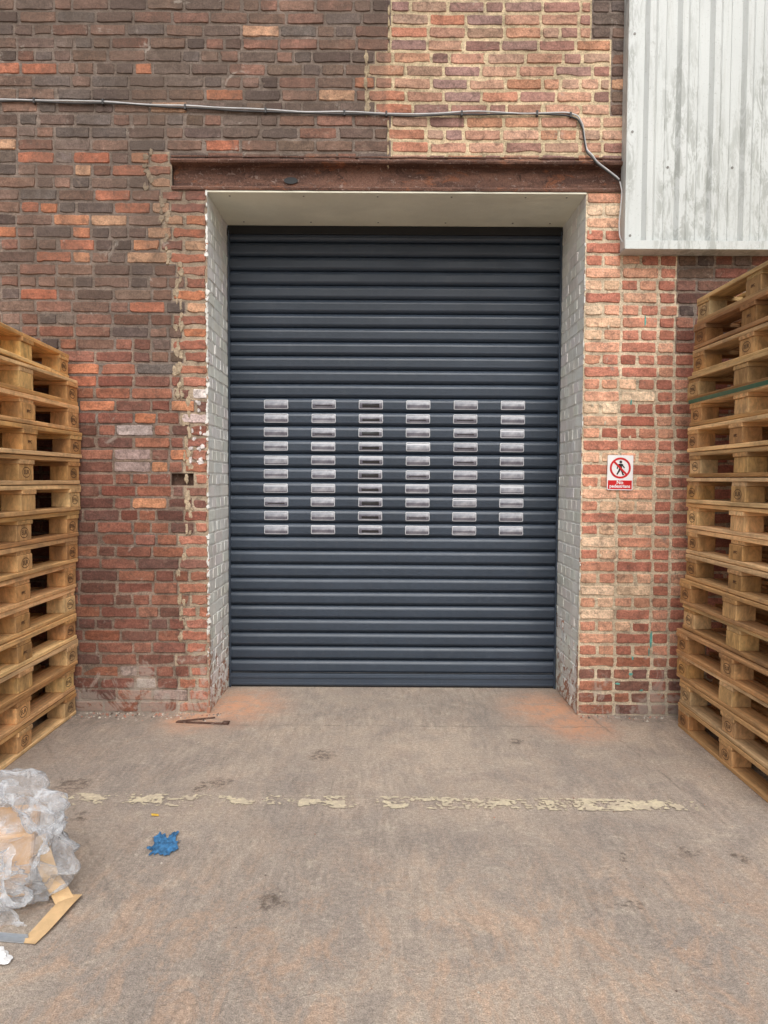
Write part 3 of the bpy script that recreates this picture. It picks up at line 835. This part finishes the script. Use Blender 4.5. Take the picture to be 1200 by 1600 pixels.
def ribbon(name,path,w,mat,th=.0012):
    vs=[];fs=[]
    P_=[Vector(p) for p in path]
    for i,p in enumerate(P_):
        a=P_[max(0,i-1)];b=P_[min(len(P_)-1,i+1)]; d=(b-a); d.z*=.4; d.normalize()
        s=Vector((-d.y,d.x,0)).normalized()*w/2
        s*=U(.9,1.05)
        vs+= [p-s,p+s+Vector((0,0,U(0,.006)))]
    for i in range(len(P_)-1): fs.append((2*i,2*i+1,2*i+3,2*i+2))
    o=meshobj(name,[v[:] for v in vs],fs,mat)
    md=o.modifiers.new('s','SOLIDIFY'); md.thickness=th; md.offset=1
    return o
tp=[(-1.23,-1.93,.17),(-1.20,-1.96,.12),(-1.155,-2.0,.06),(-1.11,-2.03,.025),(-1.08,-2.06,.008)]
tp2=[(-1.065,-2.02,.010),(-1.07,-2.08,.013),(-1.078,-2.15,.012),(-1.088,-2.22,.006),(-1.10,-2.28,.004)]
tape=ribbon('paper_strip',tp,.062,TAPE); tape['label']='tan paper tape strip trailing over the concrete'; tape['category']='paper'
t2=ribbon('paper_tail',tp2,.06,TAPE); t2.parent=tape
q=G(); q.box(-.25,.25,-.013,.013,0,.003,0,(1,1,1,1),.0005); q.box(-.25,.25,.010,.013,.003,.014,0,(1,1,1,1),.0005)
o=q.obj('metal_strip',MTL); o.location=(-1.36,-2.235,.002); o.rotation_euler=(0,0,-.12); o['label']='thin silver metal strip lying on the concrete'; o['category']='scrap metal'
o=crumple('plastic_scrap',(-1.17,-2.36,.012),(.05,.045,.018),2.2,SW,.5,4,3); o['label']='small white plastic scrap on the ground'; o['category']='litter'
vs=[];fs=[];N=60
idx={}
for i in range(N):
    for j in range(N):
        a=(i/(N-1)-.5)*2;b=(j/(N-1)-.5)*2
        r=math.hypot(a,b); th=math.atan2(b,a)
        lim=.70+.30*nz(math.cos(th)*1.6+4,math.sin(th)*1.6,2.)+.28*nz(math.cos(th)*4.5,math.sin(th)*4.5,9.)
        if r<lim:
            idx[(i,j)]=len(vs); vs.append((a*.085-b*.025,b*.13,.003+.012*abs(nz(a*4,b*4,1.))+.008*max(0,nz(a*9,b*7,4.))))
for (i,j) in idx:
    if (i+1,j) in idx and (i,j+1) in idx and (i+1,j+1) in idx: fs.append((idx[(i,j)],idx[(i+1,j)],idx[(i+1,j+1)],idx[(i,j+1)]))
o=meshobj('blue_rag',vs,fs,BLU); o.location=(-.862,-1.65,.001); o.rotation_euler=(0,0,-.3); o['label']='crumpled blue rag on the concrete'; o['category']='rag'
o=meshobj('fallen_leaf',[(0,-.02,.003),(.010,-.008,.006),(.011,.008,.005),(0,.022,.007),(-.010,.010,.004),(-.009,-.009,.006),(0,0,.009)],[(6,0,1),(6,1,2),(6,2,3),(6,3,4),(6,4,5),(6,5,0)],YEL); o.location=(-.977,-1.40,0); o.rotation_euler=(0,0,1.2); o['label']='small yellow leaf on the ground'; o['category']='leaf'
q=G(); q.box(-.16,.16,-.011,.011,0,.006,0,(1,1,1,1),.001); q.box(.12,.16,-.011,.03,.0065,.012,0,(1,1,1,1),.001)
o=q.obj('rusty_bar',RU); o.location=(-1.07,-.20,.002); o.rotation_euler=(0,0,-.10); o['label']='flat rusty iron bar lying by the door jamb'; o['category']='scrap metal'
q=G(); q.box(-.11,.11,-.008,.008,0,.006,0,(1,1,1,1),.001)
o=q.obj('rusty_bar',RU); o.location=(-1.12,-.14,.003); o.rotation_euler=(0,0,.35); o['label']='flat rusty iron bar lying by the door jamb'; o['category']='scrap metal'
gb=G()
for i in range(520):
    m_=R()
    if m_<.45: x,y=U(-1.9,-1.0),-abs(random.gauss(0,.06))-.01
    elif m_<.6: x,y=U(1.2,1.75),-abs(random.gauss(0,.05))-.01
    else: x,y=U(-1.7,1.7),U(-2.5,.5)
    if -1.06<x<1.19 or y<-.01:
        s=U(.0015,.005) if m_>.6 else U(.002,.011)
        vs=[(x+s*a*U(.6,1.2),y+s*b*U(.6,1.2),c*s*U(.6,1.1)+.0005) for a,b,c in ((1,0,0),(0,1,0),(-1,0,0),(0,-1,0),(.2,.1,1))]
        gb.add(vs,[(0,1,4),(1,2,4),(2,3,4),(3,0,4)],0,pick([(150,130,115),(170,110,85),(200,190,175),(110,95,85)]))
o=gb.obj('rubble_grit',BR); o['kind']='stuff'; o['label']='scattered brick crumbs and grit on the concrete'; o['category']='grit'

# ---------------------------------------------------------------- light
w=bpy.data.worlds.new('World'); scene.world=w; w.use_nodes=True; nt=w.node_tree
bg=nt.nodes['Background']; sky=nt.nodes.new('ShaderNodeTexSky'); sky.sky_type='NISHITA'; sky.sun_disc=False
el=math.radians(48); rot=math.radians(174)
sky.sun_elevation=el; sky.sun_rotation=rot; sky.dust_density=5; sky.air_density=1.3
hs=nt.nodes.new('ShaderNodeHueSaturation'); hs.inputs['Saturation'].default_value=.25; hs.inputs['Value'].default_value=1.22
nt.links.new(sky.outputs[0],hs.inputs['Color']); nt.links.new(hs.outputs[0],bg.inputs[0]); bg.inputs[1].default_value=.15
sl_=bpy.data.lights.new('sun','SUN'); sl_.energy=1.1; sl_.angle=math.radians(60); sl_.color=(1,.985,.96)
so=bpy.data.objects.new('sun',sl_); link(so)
d=Vector((math.sin(rot)*math.cos(el),math.cos(rot)*math.cos(el),math.sin(el)))
so.rotation_euler=d.to_track_quat('Z','Y').to_euler()
# ---------------------------------------------------------------- camera
cam=bpy.data.cameras.new('camera'); co=bpy.data.objects.new('camera',cam); link(co)
cam.sensor_fit='VERTICAL'; cam.sensor_height=24; cam.lens=1150/1600*24; cam.clip_end=200; cam.clip_start=.05
mt=Matrix.Rotation(math.radians(90-2.49),4,'X')@Matrix.Rotation(math.radians(.33),4,'Z')
co.matrix_world=Matrix.Translation((0,-4.507,1.45))@mt
scene.camera=co
scene.view_settings.view_transform='Standard'; scene.view_settings.look='None'; scene.view_settings.exposure=0
